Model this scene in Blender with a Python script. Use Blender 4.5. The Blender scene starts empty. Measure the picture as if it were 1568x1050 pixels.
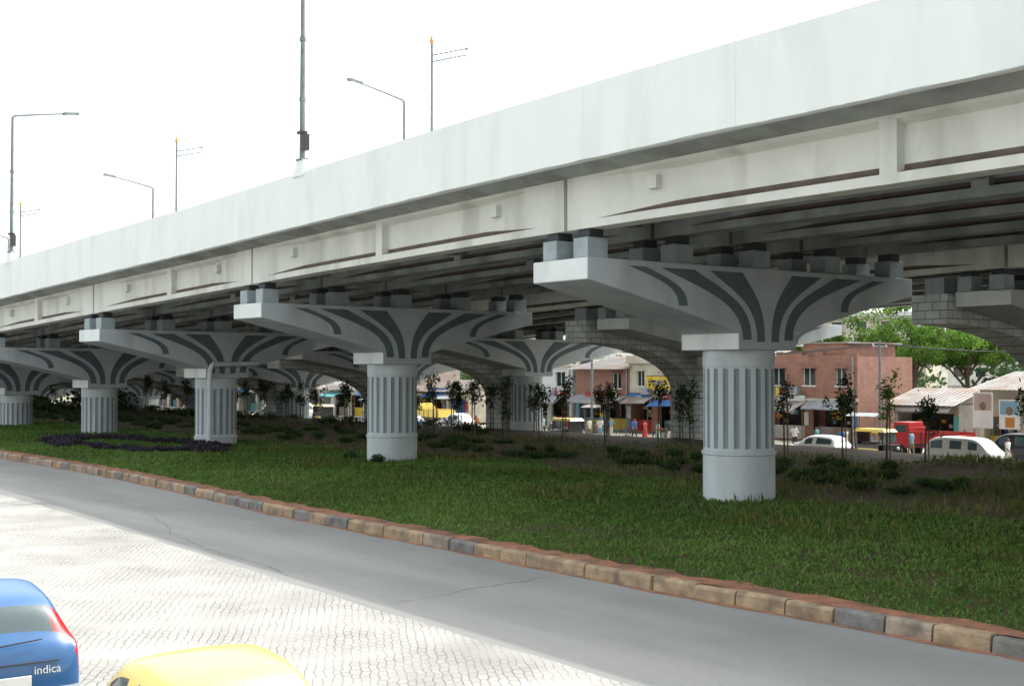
import bpy, bmesh, math, random
import numpy as np
from mathutils import Vector, Matrix, Quaternion
random.seed(7); rng=np.random.default_rng(11)
scene=bpy.context.scene
# ------------------------------------------------------------ materials
def M(name,c1,c2=None,scale=3.0,rough=0.8,bump=0.0,bscale=40.0,metal=0.0,detail=6,stretch=(1,1,1),spec=0.3,lo=0.35,hi=0.65,c3=None,s3=0.25,st3=(1,1,1),rot3=0.0,p3=(.45,.68)):
    m=bpy.data.materials.new(name); m.use_nodes=True
    nt=m.node_tree; N=nt.nodes; L=nt.links
    b=N['Principled BSDF']; b.inputs['Roughness'].default_value=rough; b.inputs['Metallic'].default_value=metal
    b.inputs['Specular IOR Level'].default_value=spec
    tc=N.new('ShaderNodeTexCoord')
    if c2 is None: c2=tuple(x*0.82 for x in c1)
    mp=N.new('ShaderNodeMapping'); mp.inputs['Scale'].default_value=stretch
    L.new(tc.outputs['Object'],mp.inputs['Vector'])
    n=N.new('ShaderNodeTexNoise'); n.inputs['Scale'].default_value=scale; n.inputs['Detail'].default_value=detail
    n.inputs['Roughness'].default_value=0.6
    L.new(mp.outputs[0],n.inputs['Vector'])
    r=N.new('ShaderNodeValToRGB'); r.color_ramp.elements[0].position=lo; r.color_ramp.elements[1].position=hi
    r.color_ramp.elements[0].color=(*c1,1); r.color_ramp.elements[1].color=(*c2,1)
    L.new(n.outputs['Fac'],r.inputs[0]); out=r.outputs[0]
    if c3 is not None:
        mr=N.new('ShaderNodeMapping'); mr.inputs['Rotation'].default_value=(0,0,rot3); L.new(tc.outputs['Object'],mr.inputs['Vector'])
        mp3=N.new('ShaderNodeMapping'); mp3.inputs['Scale'].default_value=st3; L.new(mr.outputs[0],mp3.inputs['Vector'])
        n3=N.new('ShaderNodeTexNoise'); n3.inputs['Scale'].default_value=s3; n3.inputs['Detail'].default_value=6
        L.new(mp3.outputs[0],n3.inputs['Vector'])
        r3=N.new('ShaderNodeValToRGB'); r3.color_ramp.elements[0].position=p3[0]; r3.color_ramp.elements[1].position=p3[1]
        L.new(n3.outputs['Fac'],r3.inputs[0])
        mx=N.new('ShaderNodeMix'); mx.data_type='RGBA'
        L.new(r3.outputs[0],mx.inputs[0]); L.new(out,mx.inputs[6]); mx.inputs[7].default_value=(*c3,1); out=mx.outputs[2]
    L.new(out,b.inputs['Base Color'])
    if bump>0:
        n2=N.new('ShaderNodeTexNoise'); n2.inputs['Scale'].default_value=bscale; n2.inputs['Detail'].default_value=4
        L.new(tc.outputs['Object'],n2.inputs['Vector'])
        bp=N.new('ShaderNodeBump'); bp.inputs['Strength'].default_value=bump; bp.inputs['Distance'].default_value=0.03
        L.new(n2.outputs['Fac'],bp.inputs['Height']); L.new(bp.outputs[0],b.inputs['Normal'])
    return m
def brickmat(name,c1,c2,mortar,bw,rh,ms=0.02,vec='xz',bump=0.3,rough=.85):
    m=bpy.data.materials.new(name); m.use_nodes=True
    nt=m.node_tree; N=nt.nodes; L=nt.links; b=N['Principled BSDF']; b.inputs['Roughness'].default_value=rough
    tc=N.new('ShaderNodeTexCoord'); sp=N.new('ShaderNodeSeparateXYZ'); L.new(tc.outputs['Object'],sp.inputs[0])
    cb=N.new('ShaderNodeCombineXYZ')
    if vec=='xz':
        ad=N.new('ShaderNodeMath'); ad.operation='ADD'; L.new(sp.outputs[0],ad.inputs[0]); L.new(sp.outputs[1],ad.inputs[1])
        L.new(ad.outputs[0],cb.inputs[0]); L.new(sp.outputs[2],cb.inputs[1])
    else:
        L.new(sp.outputs[0],cb.inputs[0]); L.new(sp.outputs[1],cb.inputs[1])
    v=cb.outputs[0]
    if vec=='xy':
        b.inputs['Specular IOR Level'].default_value=.1
        mp=N.new('ShaderNodeMapping'); mp.inputs['Rotation'].default_value=(0,0,math.radians(38+45)); L.new(v,mp.inputs['Vector']); v=mp.outputs[0]
        dn=N.new('ShaderNodeTexNoise'); dn.inputs['Scale'].default_value=3.5; L.new(tc.outputs['Object'],dn.inputs['Vector'])
        vm=N.new('ShaderNodeVectorMath'); vm.operation='MULTIPLY_ADD'; L.new(dn.outputs['Color'],vm.inputs[0]); vm.inputs[1].default_value=(.14,.14,0); L.new(v,vm.inputs[2]); v=vm.outputs[0]
    br=N.new('ShaderNodeTexBrick'); L.new(v,br.inputs['Vector'])
    br.inputs['Color1'].default_value=(*c1,1); br.inputs['Color2'].default_value=(*c2,1); br.inputs['Mortar'].default_value=(*mortar,1)
    br.inputs['Scale'].default_value=1.0; br.inputs['Brick Width'].default_value=bw; br.inputs['Row Height'].default_value=rh
    br.inputs['Mortar Size'].default_value=ms; br.inputs['Mortar Smooth'].default_value=0.4
    n=N.new('ShaderNodeTexNoise'); n.inputs['Scale'].default_value=1.3 if vec=='xz' else .5; n.inputs['Detail'].default_value=8; L.new(tc.outputs['Object'],n.inputs['Vector'])
    r=N.new('ShaderNodeMapRange'); r.inputs[1].default_value=.3; r.inputs[2].default_value=.7; r.inputs[3].default_value=.78; r.inputs[4].default_value=1.10
    L.new(n.outputs['Fac'],r.inputs[0])
    col=br.outputs['Color']
    if vec=='xy':   # dust fills some of the joints in patches
        n4=N.new('ShaderNodeTexNoise'); n4.inputs['Scale'].default_value=.9; n4.inputs['Detail'].default_value=5; L.new(tc.outputs['Object'],n4.inputs['Vector'])
        r4=N.new('ShaderNodeMapRange'); r4.inputs[1].default_value=.38; r4.inputs[2].default_value=.62; r4.inputs[3].default_value=.05; r4.inputs[4].default_value=.75; L.new(n4.outputs['Fac'],r4.inputs[0])
        md=N.new('ShaderNodeMix'); md.data_type='RGBA'; L.new(r4.outputs[0],md.inputs[0]); L.new(col,md.inputs[6]); md.inputs[7].default_value=(c1[0]*.97,c1[1]*.97,c1[2]*.95,1); col=md.outputs[2]
    mx=N.new('ShaderNodeMix'); mx.data_type='RGBA'; mx.blend_type='MULTIPLY'; mx.inputs[0].default_value=1
    L.new(col,mx.inputs[6]); L.new(r.outputs[0],mx.inputs[7]); L.new(mx.outputs[2],b.inputs['Base Color'])
    bp=N.new('ShaderNodeBump'); bp.inputs['Strength'].default_value=bump; bp.inputs['Distance'].default_value=0.02; bp.invert=True
    L.new(br.outputs['Fac'],bp.inputs['Height']); L.new(bp.outputs[0],b.inputs['Normal'])
    return m
def leafmat(name,ca,cb,trans=0.35):
    m=bpy.data.materials.new(name); m.use_nodes=True
    nt=m.node_tree; N=nt.nodes; L=nt.links; b=N['Principled BSDF']; b.inputs['Roughness'].default_value=.6; b.inputs['Specular IOR Level'].default_value=.15
    at=N.new('ShaderNodeAttribute'); at.attribute_name='Col'
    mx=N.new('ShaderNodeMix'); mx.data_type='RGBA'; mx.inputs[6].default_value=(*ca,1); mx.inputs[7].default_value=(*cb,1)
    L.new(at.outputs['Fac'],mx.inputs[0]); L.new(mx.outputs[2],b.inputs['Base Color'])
    t=N.new('ShaderNodeBsdfTranslucent'); L.new(mx.outputs[2],t.inputs['Color'])
    ms=N.new('ShaderNodeMixShader'); ms.inputs[0].default_value=trans
    L.new(b.outputs[0],ms.inputs[1]); L.new(t.outputs[0],ms.inputs[2]); L.new(ms.outputs[0],N['Material Output'].inputs['Surface'])
    return m
def glassmat(name,c=(0.02,0.03,0.035)):
    m=M(name,c,c,rough=.06,spec=.8); return m
m_par=M('parapet_white_paint',(.78,.81,.79),(.73,.765,.745),scale=.9,stretch=(1,1,.35),rough=.7,bump=.2,bscale=3,lo=.3,hi=.75,c3=(.665,.70,.68),s3=.9,st3=(1.0,1.0,.25),p3=(.5,.75))
m_parj=M('parapet_joint',(.66,.69,.67))
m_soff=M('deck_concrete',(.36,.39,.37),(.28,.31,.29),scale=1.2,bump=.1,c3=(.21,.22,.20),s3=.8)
m_gird=M('girder_paint',(.68,.69,.64),(.60,.615,.57),scale=.7,bump=.08,bscale=6,c3=(.46,.47,.42),s3=.9,st3=(1,1,.22),p3=(.5,.72))
m_girdshade=M('girder_painted_shadow_line',(.15,.115,.09),(.09,.075,.065),scale=2)  # brown colour paints in the shadow line between web and bottom flange
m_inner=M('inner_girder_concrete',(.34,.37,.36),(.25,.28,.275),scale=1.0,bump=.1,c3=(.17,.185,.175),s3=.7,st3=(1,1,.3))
m_cap=M('pier_cap_paint',(.50,.54,.56),(.44,.48,.50),scale=.8,bump=.08,bscale=8,c3=(.37,.405,.42),s3=1.1,st3=(1,1,.3),p3=(.5,.72))
m_capend=M('pier_cap_end_white',(.76,.79,.78),(.68,.72,.71),scale=1,c3=(.56,.59,.58),s3=1.3,st3=(1,1,.3),p3=(.5,.75))
m_petal=M('petal_slate_paint',(.125,.165,.185),(.10,.135,.15),scale=1.5)
m_col=M('column_white_paint',(.62,.675,.69),(.55,.60,.62),scale=1.2,bump=.06,bscale=10,c3=(.47,.515,.53),s3=.9,st3=(1.5,1.5,.3))
m_flute=M('column_grey_flute',(.25,.30,.32),(.21,.255,.275),scale=2)
m_ped=M('pedestal_bluegrey',(.38,.43,.45),(.29,.34,.36),scale=2)
m_bear=M('bearing_dark_rubber',(.045,.05,.055),rough=.6)
m_wbrick=brickmat('painted_white_stonework',(.60,.63,.62),(.54,.57,.56),(.09,.10,.10),.62,.3,.016)
m_rbrick=brickmat('red_brick_wall',(.33,.13,.08),(.26,.10,.065),(.30,.27,.24),.24,.085,.01)
m_pave=brickmat('interlock_pavers',(.375,.37,.355),(.325,.318,.30),(.15,.145,.135),.23,.115,.010,vec='xy',bump=.25)
m_asph=M('asphalt',(.19,.195,.19),(.225,.228,.222),scale=.35,rough=.85,bump=.5,bscale=60,c3=(.26,.262,.254),s3=.3,st3=(.22,2.2,1),rot3=math.radians(52-180))
m_tar=M('tar_seal',(.10,.10,.10),(.07,.07,.07),rough=.7)
m_asphfar=M('far_asphalt',(.30,.30,.29),(.36,.35,.34),scale=.6)
m_soil=M('soil',(.10,.055,.034),(.055,.042,.022),scale=1.3,bump=.8,bscale=14,c3=(.045,.06,.02),s3=.4,p3=(.5,.7))
m_redstrip=M('red_soil_edge',(.33,.145,.085),(.19,.095,.06),scale=3,bump=.8,bscale=20,c3=(.13,.08,.05),s3=1.4)
m_dust=M('dusty_ground',(.23,.2,.16),(.15,.14,.1),scale=.15,bump=.3,bscale=5,c3=(.08,.1,.04),s3=.05)
m_k1=M('kerb_faded_yellow',(.43,.315,.19),(.25,.185,.125),scale=3,bump=.6,bscale=25,c3=(.17,.13,.095),s3=2.2)
m_k2=M('kerb_pale',(.38,.31,.24),(.24,.19,.15),scale=3,bump=.6,bscale=25,c3=(.16,.13,.1),s3=2.2)
m_k3=M('kerb_faded_black',(.22,.215,.20),(.13,.12,.11),scale=3,bump=.6,bscale=25)
m_steel=M('galvanised_steel',(.36,.39,.41),(.30,.32,.34),rough=.45,metal=.4)
m_pole=M('pole_grey_paint',(.20,.22,.23),(.15,.165,.17),rough=.6,spec=.1)
m_dark=M('dark_metal',(.04,.04,.045),rough=.5)
m_rubber=M('rubber',(.02,.02,.02),rough=.8)
m_glass=glassmat('window_glass')
m_carglass=glassmat('car_glass',(.05,.08,.09))
m_red=M('red_lens',(.55,.015,.02),(.45,.01,.015),rough=.2,spec=.6)
m_lens=M('clear_lens',(.6,.6,.6),rough=.15,spec=.6)
m_white=M('white_paint',(.70,.70,.68),(.58,.58,.56),scale=2)
m_cream=M('cream_wall',(.6,.55,.44),(.48,.44,.35),scale=.9,c3=(.36,.33,.28),s3=.6)
m_pink=M('pinkish_wall',(.45,.36,.31),(.36,.28,.24),scale=1,c3=(.3,.25,.22),s3=.5)
m_bluew=M('blue_wall',(.2,.33,.42),(.16,.28,.37),scale=1)
m_greenw=M('green_wall',(.25,.38,.3),(.2,.3,.25),scale=1)
m_tin=M('corrugated_tin',(.35,.34,.33),(.22,.18,.16),scale=1.1,rough=.6,c3=(.25,.17,.12),s3=.5)
m_tarp=M('faded_tarpaulin',(.30,.33,.36),(.22,.22,.22),scale=2)
m_dkin=M('dark_interior',(.035,.03,.03),(.02,.02,.02))
m_wood=M('bamboo_stake',(.22,.15,.09),(.16,.11,.07),scale=6)
m_bark=M('bark',(.10,.075,.055),(.06,.045,.035),scale=8,bump=.5)
m_yel=M('yellow_sign',(.65,.47,.06),(.58,.42,.06)); m_blu=M('blue_sign',(.06,.16,.38),(.05,.13,.33)); m_rd=M('red_sign',(.46,.05,.04),(.38,.05,.04))
m_org=M('orange_cloth',(.55,.22,.05),(.45,.18,.05)); m_tealp=M('teal_paint',(.1,.30,.30),(.08,.25,.26))
m_gold=M('gold_finial',(.5,.28,.05),rough=.5,metal=.2)
m_leafA=leafmat('grass_blades',(.042,.098,.018),(.165,.285,.062),.3)
m_leafB=leafmat('tree_leaves',(.03,.075,.012),(.15,.28,.04),.45)
m_leafC=leafmat('shrub_leaves',(.016,.040,.014),(.07,.125,.035),.3)
m_leafD=leafmat('dark_sapling_leaves',(.014,.026,.012),(.06,.085,.03),.25)
m_leafP=leafmat('purple_leaves',(.025,.022,.028),(.07,.055,.085),.2)
m_leafW=leafmat('weeds',(.06,.07,.015),(.19,.20,.06),.3)
m_leafR=leafmat('dry_leaf_litter',(.07,.035,.02),(.20,.11,.06),.1)
m_leafL=leafmat('light_sapling_leaves',(.08,.15,.02),(.2,.32,.05),.4)
# ------------------------------------------------------------ mesh builder
class MB:
    def __init__(s): s.v=[];s.f=[];s.m=[];s.mats=[];s.sm=[]
    def mi(s,m):
        if m not in s.mats: s.mats.append(m)
        return s.mats.index(m)
    def add(s,vs,fs,m,smooth=False):
        o=len(s.v); s.v+= [tuple(p) for p in vs]; k=s.mi(m)
        for f in fs: s.f.append([i+o for i in f]); s.m.append(k); s.sm.append(smooth)
    def box(s,c,d,m,R=None,taper=1.0):
        hx,hy,hz=d[0]/2,d[1]/2,d[2]/2
        vs=[]
        for z in(-1,1):
            t=taper if z>0 else 1
            for x,y in((-1,-1),(1,-1),(1,1),(-1,1)): vs.append(Vector((x*hx*t,y*hy*t,z*hz)))
        if R is not None: vs=[R@p for p in vs]
        vs=[p+Vector(c) for p in vs]
        s.add(vs,[(3,2,1,0),(4,5,6,7),(0,1,5,4),(1,2,6,5),(2,3,7,6),(3,0,4,7)],m)
    def b2(s,x0,x1,y0,y1,z0,z1,m): s.box(((x0+x1)/2,(y0+y1)/2,(z0+z1)/2),(x1-x0,y1-y0,z1-z0),m)
    def cyl(s,p0,p1,r0,r1,m,seg=10,smooth=True,caps=True):
        p0=Vector(p0);p1=Vector(p1);d=(p1-p0)
        if d.length<1e-6:return
        q=d.to_track_quat('Z','Y'); vs=[]
        for p,r in((p0,r0),(p1,r1)):
            for i in range(seg):
                a=2*math.pi*i/seg; vs.append(p+q@Vector((r*math.cos(a),r*math.sin(a),0)))
        s.add(vs,[(i,(i+1)%seg,seg+(i+1)%seg,seg+i) for i in range(seg)],m,smooth)
        if caps: s.add(vs[:seg],[tuple(range(seg))[::-1]],m); s.add(vs[seg:],[tuple(range(seg))],m)
    def tube(s,pts,r,m,seg=8):
        for i in range(len(pts)-1):
            r0=r[i] if isinstance(r,(list,tuple)) else r; r1=r[i+1] if isinstance(r,(list,tuple)) else r
            s.cyl(pts[i],pts[i+1],r0,r1,m,seg)
    def sph(s,c,r,m,seg=10,rings=7,sc=(1,1,1)):
        vs=[];fs=[]
        for j in range(rings+1):
            ph=math.pi*j/rings
            for i in range(seg):
                a=2*math.pi*i/seg; vs.append((c[0]+r*sc[0]*math.sin(ph)*math.cos(a),c[1]+r*sc[1]*math.sin(ph)*math.sin(a),c[2]+r*sc[2]*math.cos(ph)))
        for j in range(rings):
            for i in range(seg): fs.append((j*seg+i,(j+1)*seg+i,(j+1)*seg+(i+1)%seg,j*seg+(i+1)%seg))
        s.add(vs,fs,m,True)
    def build(s,name,parent=None,mat=None,bevel=0,sub=0):
        me=bpy.data.meshes.new(name); me.from_pydata(s.v,[],s.f)
        for m in s.mats: me.materials.append(m)
        me.polygons.foreach_set('material_index',s.m); me.polygons.foreach_set('use_smooth',s.sm); me.update()
        o=bpy.data.objects.new(name,me); scene.collection.objects.link(o)
        if mat is not None: o.matrix_world=mat
        if parent is not None: o.parent=parent; o.matrix_parent_inverse=parent.matrix_world.inverted()
        if bevel>0:
            b=o.modifiers.new('bevel','BEVEL'); b.width=bevel; b.segments=2; b.limit_method='ANGLE'; b.angle_limit=math.radians(40)
        if sub: 
            b=o.modifiers.new('sub','SUBSURF'); b.levels=sub; b.render_levels=sub
        return o
def empty(name,mat=None):
    e=bpy.data.objects.new(name,None); scene.collection.objects.link(e); e.empty_display_size=.3
    if mat is not None: e.matrix_world=mat
    return e
def fastmesh(name,co,nper,mat,col,parent=None):
    n=len(co); nf=n//nper
    me=bpy.data.meshes.new(name); me.vertices.add(n); me.vertices.foreach_set('co',co.astype(np.float32).ravel())
    me.loops.add(n); me.loops.foreach_set('vertex_index',np.arange(n,dtype=np.int32))
    me.polygons.add(nf); me.polygons.foreach_set('loop_start',np.arange(0,n,nper,dtype=np.int32)); 
    me.update(calc_edges=True)
    at=me.color_attributes.new('Col','FLOAT_COLOR','POINT'); c=np.ones((n,4),np.float32); c[:,:3]=np.repeat(col,nper)[:,None]
    at.data.foreach_set('color',c.ravel()); me.materials.append(mat)
    o=bpy.data.objects.new(name,me); scene.collection.objects.link(o)
    if parent: o.parent=parent
    return o
def unit(v): return v/np.maximum(np.linalg.norm(v,axis=1,keepdims=True),1e-9)
def leaves(P,length,width,col,up=0.0):
    n=len(P); a=unit(rng.normal(size=(n,3))+np.array([0,0,up])); b=unit(np.cross(a,rng.normal(size=(n,3))))
    length=np.broadcast_to(length,(n,))[:,None]; width=np.broadcast_to(width,(n,))[:,None]
    co=np.stack([P-a*length/2,P+b*width/2,P+a*length/2,P-b*width/2],1).reshape(-1,3)
    return co,col
# ------------------------------------------------------------ alignment frame
PP=np.array([(98.4,-91.1),(75.4,-59.5),(52.4,-27.9),(40.9,-12.1),(29.4,3.7),(17.9,19.5),(6.36,35.3),(-4.8,50.4),(-14.4,61.2),(-23.4,71.4),(-32.2,81.8),(-41,92.1),(-50,102.5),(-68,123.5),(-95,155),(-130,196),(-165,237)])
def catmull(P,n=24):
    out=[]
    for i in range(1,len(P)-2):
        p0,p1,p2,p3=P[i-1],P[i],P[i+1],P[i+2]
        for k in range(n):
            t=k/n; out.append(.5*((2*p1)+(-p0+p2)*t+(2*p0-5*p1+4*p2-p3)*t*t+(-p0+3*p1-3*p2+p3)*t**3))
    out.append(P[-2]); return np.array(out)
C=catmull(PP); seg=np.linalg.norm(np.diff(C,axis=0),axis=1); U=np.concatenate([[0],np.cumsum(seg)])
i0=np.argmin(np.linalg.norm(C-PP[6],axis=1)); U-=U[i0]
pu=[float(U[np.argmin(np.linalg.norm(C-p,axis=1))]) for p in PP[2:15]]
def ax(u): return np.array([np.interp(u,U,C[:,0]),np.interp(u,U,C[:,1])])
def fr(u):
    p=ax(u); t=ax(u+4)-ax(u-4); t=t/np.linalg.norm(t); return p,t,np.array([t[1],-t[0]])
DU=[-200]+pu+[300]; 
dzp={0:0,1:0,2:0,3:0,4:0,5:-.3,6:-.98,7:-1.62,8:-2.2,9:-2.8,10:-3.3,11:-4.2,12:-5.0}
DZ=[0]+[dzp[i] for i in range(len(pu))]+[-5]
def dz(u): return float(np.mean([np.interp(u+k,DU,DZ) for k in (-6,-3,0,3,6)]))
def W(u,a,z):
    p,t,n=fr(u); return (p[0]+n[0]*a,p[1]+n[1]*a,z)
def FM(u,a,z,rot=0):
    p,t,n=fr(u); m=Matrix(((-t[0],n[0],0,p[0]+n[0]*a),(-t[1],n[1],0,p[1]+n[1]*a),(0,0,1,z),(0,0,0,1)))
    return m@Matrix.Rotation(rot,4,'Z')
def sweep(mb,prof,us,m,usedz=True,closed=True,smooth=False,caps=True,aoff=0):
    vs=[]
    for j,u in enumerate(us):
        pr=prof(j/(len(us)-1)) if callable(prof) else prof
        n=len(pr); p,t,nn=fr(u); d=dz(u) if usedz else 0
        for a,z in pr: vs.append((p[0]+nn[0]*(a+aoff),p[1]+nn[1]*(a+aoff),z+d))
    K=n if closed else n-1; mats=m if isinstance(m,list) else [m]*K
    for i in range(K):
        fs=[(j*n+i,j*n+(i+1)%n,(j+1)*n+(i+1)%n,(j+1)*n+i) for j in range(len(us)-1)]
        ids=sorted(set(q for f in fs for q in f)); mp={q:k for k,q in enumerate(ids)}
        mb.add([vs[q] for q in ids],[[mp[q] for q in f] for f in fs],mats[i],smooth)
    if closed and caps: mb.add(vs[:n],[tuple(range(n))[::-1]],mats[0]); mb.add(vs[-n:],[tuple(range(n))],mats[0])
def ar(a,b,s): 
    n=max(1,int(round((b-a)/s))); return [a+(b-a)*i/n for i in range(n+1)]
def ak(u): return float(np.interp(u,[-60,-15,-8,7,20,34,60],[-10.2,-10.35,-10.85,-11.15,-10.7,-9.9,-9.6]))
# ------------------------------------------------------------ flyover decks
def deck(name,ac,hw,ga,umin=-95,umax=200):
    e=empty(name)
    mb=MB(); us=ar(umin,umax,1.5)
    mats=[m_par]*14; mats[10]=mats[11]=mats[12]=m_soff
    sweep(mb,[(-hw,8.82),(-hw,10.6),(-hw+.22,10.6),(-hw+.30,9.75),(-hw+.45,9.3),(hw-.45,9.3),(hw-.3,9.75),(hw-.22,10.6),(hw,10.6),(hw,8.82),(hw-.12,8.80),(hw-.2,8.97),(-hw+.2,8.97),(-hw+.12,8.80)],us,mats,aoff=ac)
    mb.build('deck_slab_and_parapets',e)
    mb=MB(); u=umin
    while u<umax-5:
        sweep(mb,[(-hw-.002,8.85),(-hw-.002,10.602),(-hw+.1,10.602),(-hw+.1,8.85)],[u,u+.012],m_parj,aoff=ac); u+=random.choice([4.9,9.8])
    mb.build('parapet_joints',e)
    mb=MB(); vs=[]; ul=ar(max(umin,-25),90,.25); w_=0
    for u in ul:
        w_=w_*.75+random.uniform(-.009,.009); h=8.845+w_; vs+=[(W(u,ac-hw-.004,8.815+dz(u))),(W(u,ac-hw-.004,h+dz(u)))]
    mb.add(vs,[(2*i,2*i+2,2*i+3,2*i+1) for i in range(len(ul)-1)],m_soff); mb.build('fascia_lower_lip',e)
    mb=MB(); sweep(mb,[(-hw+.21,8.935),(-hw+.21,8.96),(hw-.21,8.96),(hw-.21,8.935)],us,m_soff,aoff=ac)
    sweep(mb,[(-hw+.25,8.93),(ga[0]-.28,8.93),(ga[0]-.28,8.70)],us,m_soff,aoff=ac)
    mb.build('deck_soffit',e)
    mb=MB()
    for gi,a in enumerate(ga):
        mm=m_gird if gi==0 else m_inner; dd=m_girdshade
        def prof(t,hb=.3):
            w=.3-(.3-.07)*t; z1=7.60; z2=7.60+.07*t; z2b=z2+.10*t; z3=8.62-.10*t
            return [(-hb,7.4),(-hb,z1),(-w,z2),(-w,z2b+.001),(-w,z3),(-hb,8.62),(-hb,8.92),(hb,8.92),(hb,8.62),(w,z3),(w,z2b+.001),(w,z2),(hb,z1),(hb,7.4)]
        ml=[mm,dd,dd,mm,mm,mm,mm,mm,mm,mm,dd,dd,mm,mm]  # flange slope and foot of web carry the painted shadow
        for k in range(len(pu)-1):
            s0,s1=pu[k]+.07,pu[k+1]-.07
            e1=s0+1.1;e2=s1-1.1;mid=(s0+s1)/2; sp=2.6
            B=[(-.3,7.4),(-.3,8.92),(.3,8.92),(.3,7.4)]; B2=[(-.304,7.396),(-.304,8.923),(.304,8.923),(.304,7.396)]
            sweep(mb,B,ar(s0,e1,.9),mm,aoff=ac+a)
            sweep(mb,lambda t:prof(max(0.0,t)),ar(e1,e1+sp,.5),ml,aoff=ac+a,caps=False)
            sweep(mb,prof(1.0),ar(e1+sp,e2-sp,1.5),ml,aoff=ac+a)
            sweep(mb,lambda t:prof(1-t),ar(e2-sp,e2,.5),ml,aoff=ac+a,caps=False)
            sweep(mb,B,ar(e2,s1,.9),mm,aoff=ac+a)
            sweep(mb,B2,[mid-.2,mid+.2],mm,aoff=ac+a)
            if gi==0:
                for uu in (e1+2.0,e2-2.0):
                    sweep(mb,[(-.30,8.1),(-.30,8.4),(-.09,8.4),(-.09,8.1)],[uu-.15,uu+.15],mm,aoff=ac+a)
    for k in range(len(pu)-1):
        s0,s1=pu[k]+.07,pu[k+1]-.07
        for uu,hb in ((s0+.5,.2),(s1-.5,.2),((s0+s1)/2,.15)):
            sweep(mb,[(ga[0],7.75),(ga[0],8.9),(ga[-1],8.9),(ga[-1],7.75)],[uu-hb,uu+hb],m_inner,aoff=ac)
    mb.build('girders',e)
    return e
deck('flyover_bridge',0,7.2,[-5.9,-2.95,0,2.95,5.9])
deck('flyover_bridge',19.3,10.5,[-5.9,-2.6,.7,4.0,7.3,9.4])
def pier(k,ac,HL,ga,du=0.0,flag=True):
    u=pu[k]+du; d=dz(pu[k]); zt=4.45+d
    mat=FM(u,ac,0)
    e=empty('bridge_pier',mat)
    n=10; lo=[]
    for i in range(n+1):
        y=1.15+(HL-1.15)*i/n; lo.append((y,zt+.45+1.23*((y-1.15)/(HL-1.15))**.92))
    R=[(1.15,zt)]+lo+[(HL,6.67+d)]
    poly=[(y,z) for y,z in R]+[(-y,z) for y,z in R[::-1]]
    N_=len(poly); vs=[(-1.1,y,z) for y,z in poly]+[(1.1,y,z) for y,z in poly]
    mb=MB(); mb.add(vs,[tuple(range(N_))[::-1],tuple(range(N_,2*N_))],m_cap)
    for i in range(N_):
        j=(i+1)%N_; f=(i,j,N_+j,N_+i)
        endf=(abs(poly[i][0]-poly[j][0])<1e-6)
        mb.add([vs[q] for q in f],[(0,1,2,3)],m_capend if endf else m_cap)
    o=mb.build('pier_cap',e,mat)
    bm=bmesh.new(); bm.from_mesh(o.data); bmesh.ops.remove_doubles(bm,verts=bm.verts,dist=1e-4); bmesh.ops.recalc_face_normals(bm,faces=bm.faces); bm.to_mesh(o.data); bm.free()
    b=o.modifiers.new('bevel','BEVEL'); b.width=.03; b.segments=2; b.limit_method='ANGLE'
    mb=MB(); s=HL/6.4; ztp=6.52+d; zb0=zt+.22
    def bz(ab,zb,at,t):
        H=ztp-zb; p=[(ab,zb),(ab,zb+.55*H),(ab+.45*(at-ab),zb+.70*H),(at,ztp)]
        q=[(1-t)**3,3*t*(1-t)**2,3*t*t*(1-t),t**3]
        return (sum(q[i]*p[i][0] for i in range(4)),sum(q[i]*p[i][1] for i in range(4)))
    for sg in(-1,1):
        for (a0,t0,a1,t1,z0) in((.14,1.0*s,.42,2.2*s,zb0),(.66,2.8*s,.98,3.95*s,zb0+.05),(3.05*s,4.5*s,3.35*s,5.05*s,zt+1.12)):
            K=14; A=[bz(a0,z0,t0,i/K) for i in range(K+1)]; B=[bz(a1,z0,t1,i/K) for i in range(K+1)]
            for X in(1.1,-1.1):
                ox=.02 if X>0 else -.02
                v=[(X+ox,sg*y,z) for y,z in A]+[(X+ox,sg*y,z) for y,z in B]
                mb.add(v,[(i,i+1,K+2+i,K+1+i) for i in range(K)],m_petal)
                loop=A+B[::-1]; nl=len(loop)
                v2=[(X+ox,sg*y,z) for y,z in loop]+[(X,sg*y,z) for y,z in loop]
                mb.add(v2,[(i,(i+1)%nl,nl+(i+1)%nl,nl+i) for i in range(nl)],m_petal)
    mb.build('petal_relief',e,mat)
    mb=MB(); seg=20*6; rings=[(-.6,1.0,0),(zt-2.9,1.0,0),(zt-2.88,1.035,0),(zt-2.80,1.035,0),(zt-2.78,.985,0),(zt-2.72,.985,0),(zt-2.70,.985,1),(zt-.52,.985,1),(zt-.50,.985,0),(zt-.46,.985,0),(zt-.44,1.0,0),(zt+.01,1.0,0)]
    rows=[]
    for z,r,fl in rings:
        row=[]
        for i in range(seg):
            a=2*math.pi*i/seg; rr=r
            if fl and (i%6) in (1,2): rr=r-.03
            row.append((rr*math.cos(a),rr*math.sin(a),z))
        rows.append(row)
    vs=[p for r in rows for p in r]
    for j in range(len(rings)-1):
        fl=rings[j][2] and rings[j+1][2]
        for i in range(seg):
            f=(j*seg+i,j*seg+(i+1)%seg,(j+1)*seg+(i+1)%seg,(j+1)*seg+i)
            mb.add([vs[q] for q in f],[(0,1,2,3)],m_flute if (fl and (i%6)in(0,1,2)) else m_col,False)
    mb.build('fluted_column',e,mat)
    mb=MB()
    for a in ga:
        for sx in(-.62,.62):
            mb.box((sx,a,6.67+d+.26),(.56,.66,.52),m_ped); mb.box((sx,a,6.67+d+.63),(.46,.46,.22),m_bear)
    mb.build('pedestals_and_bearings',e,mat,bevel=.015)
    return e
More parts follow.
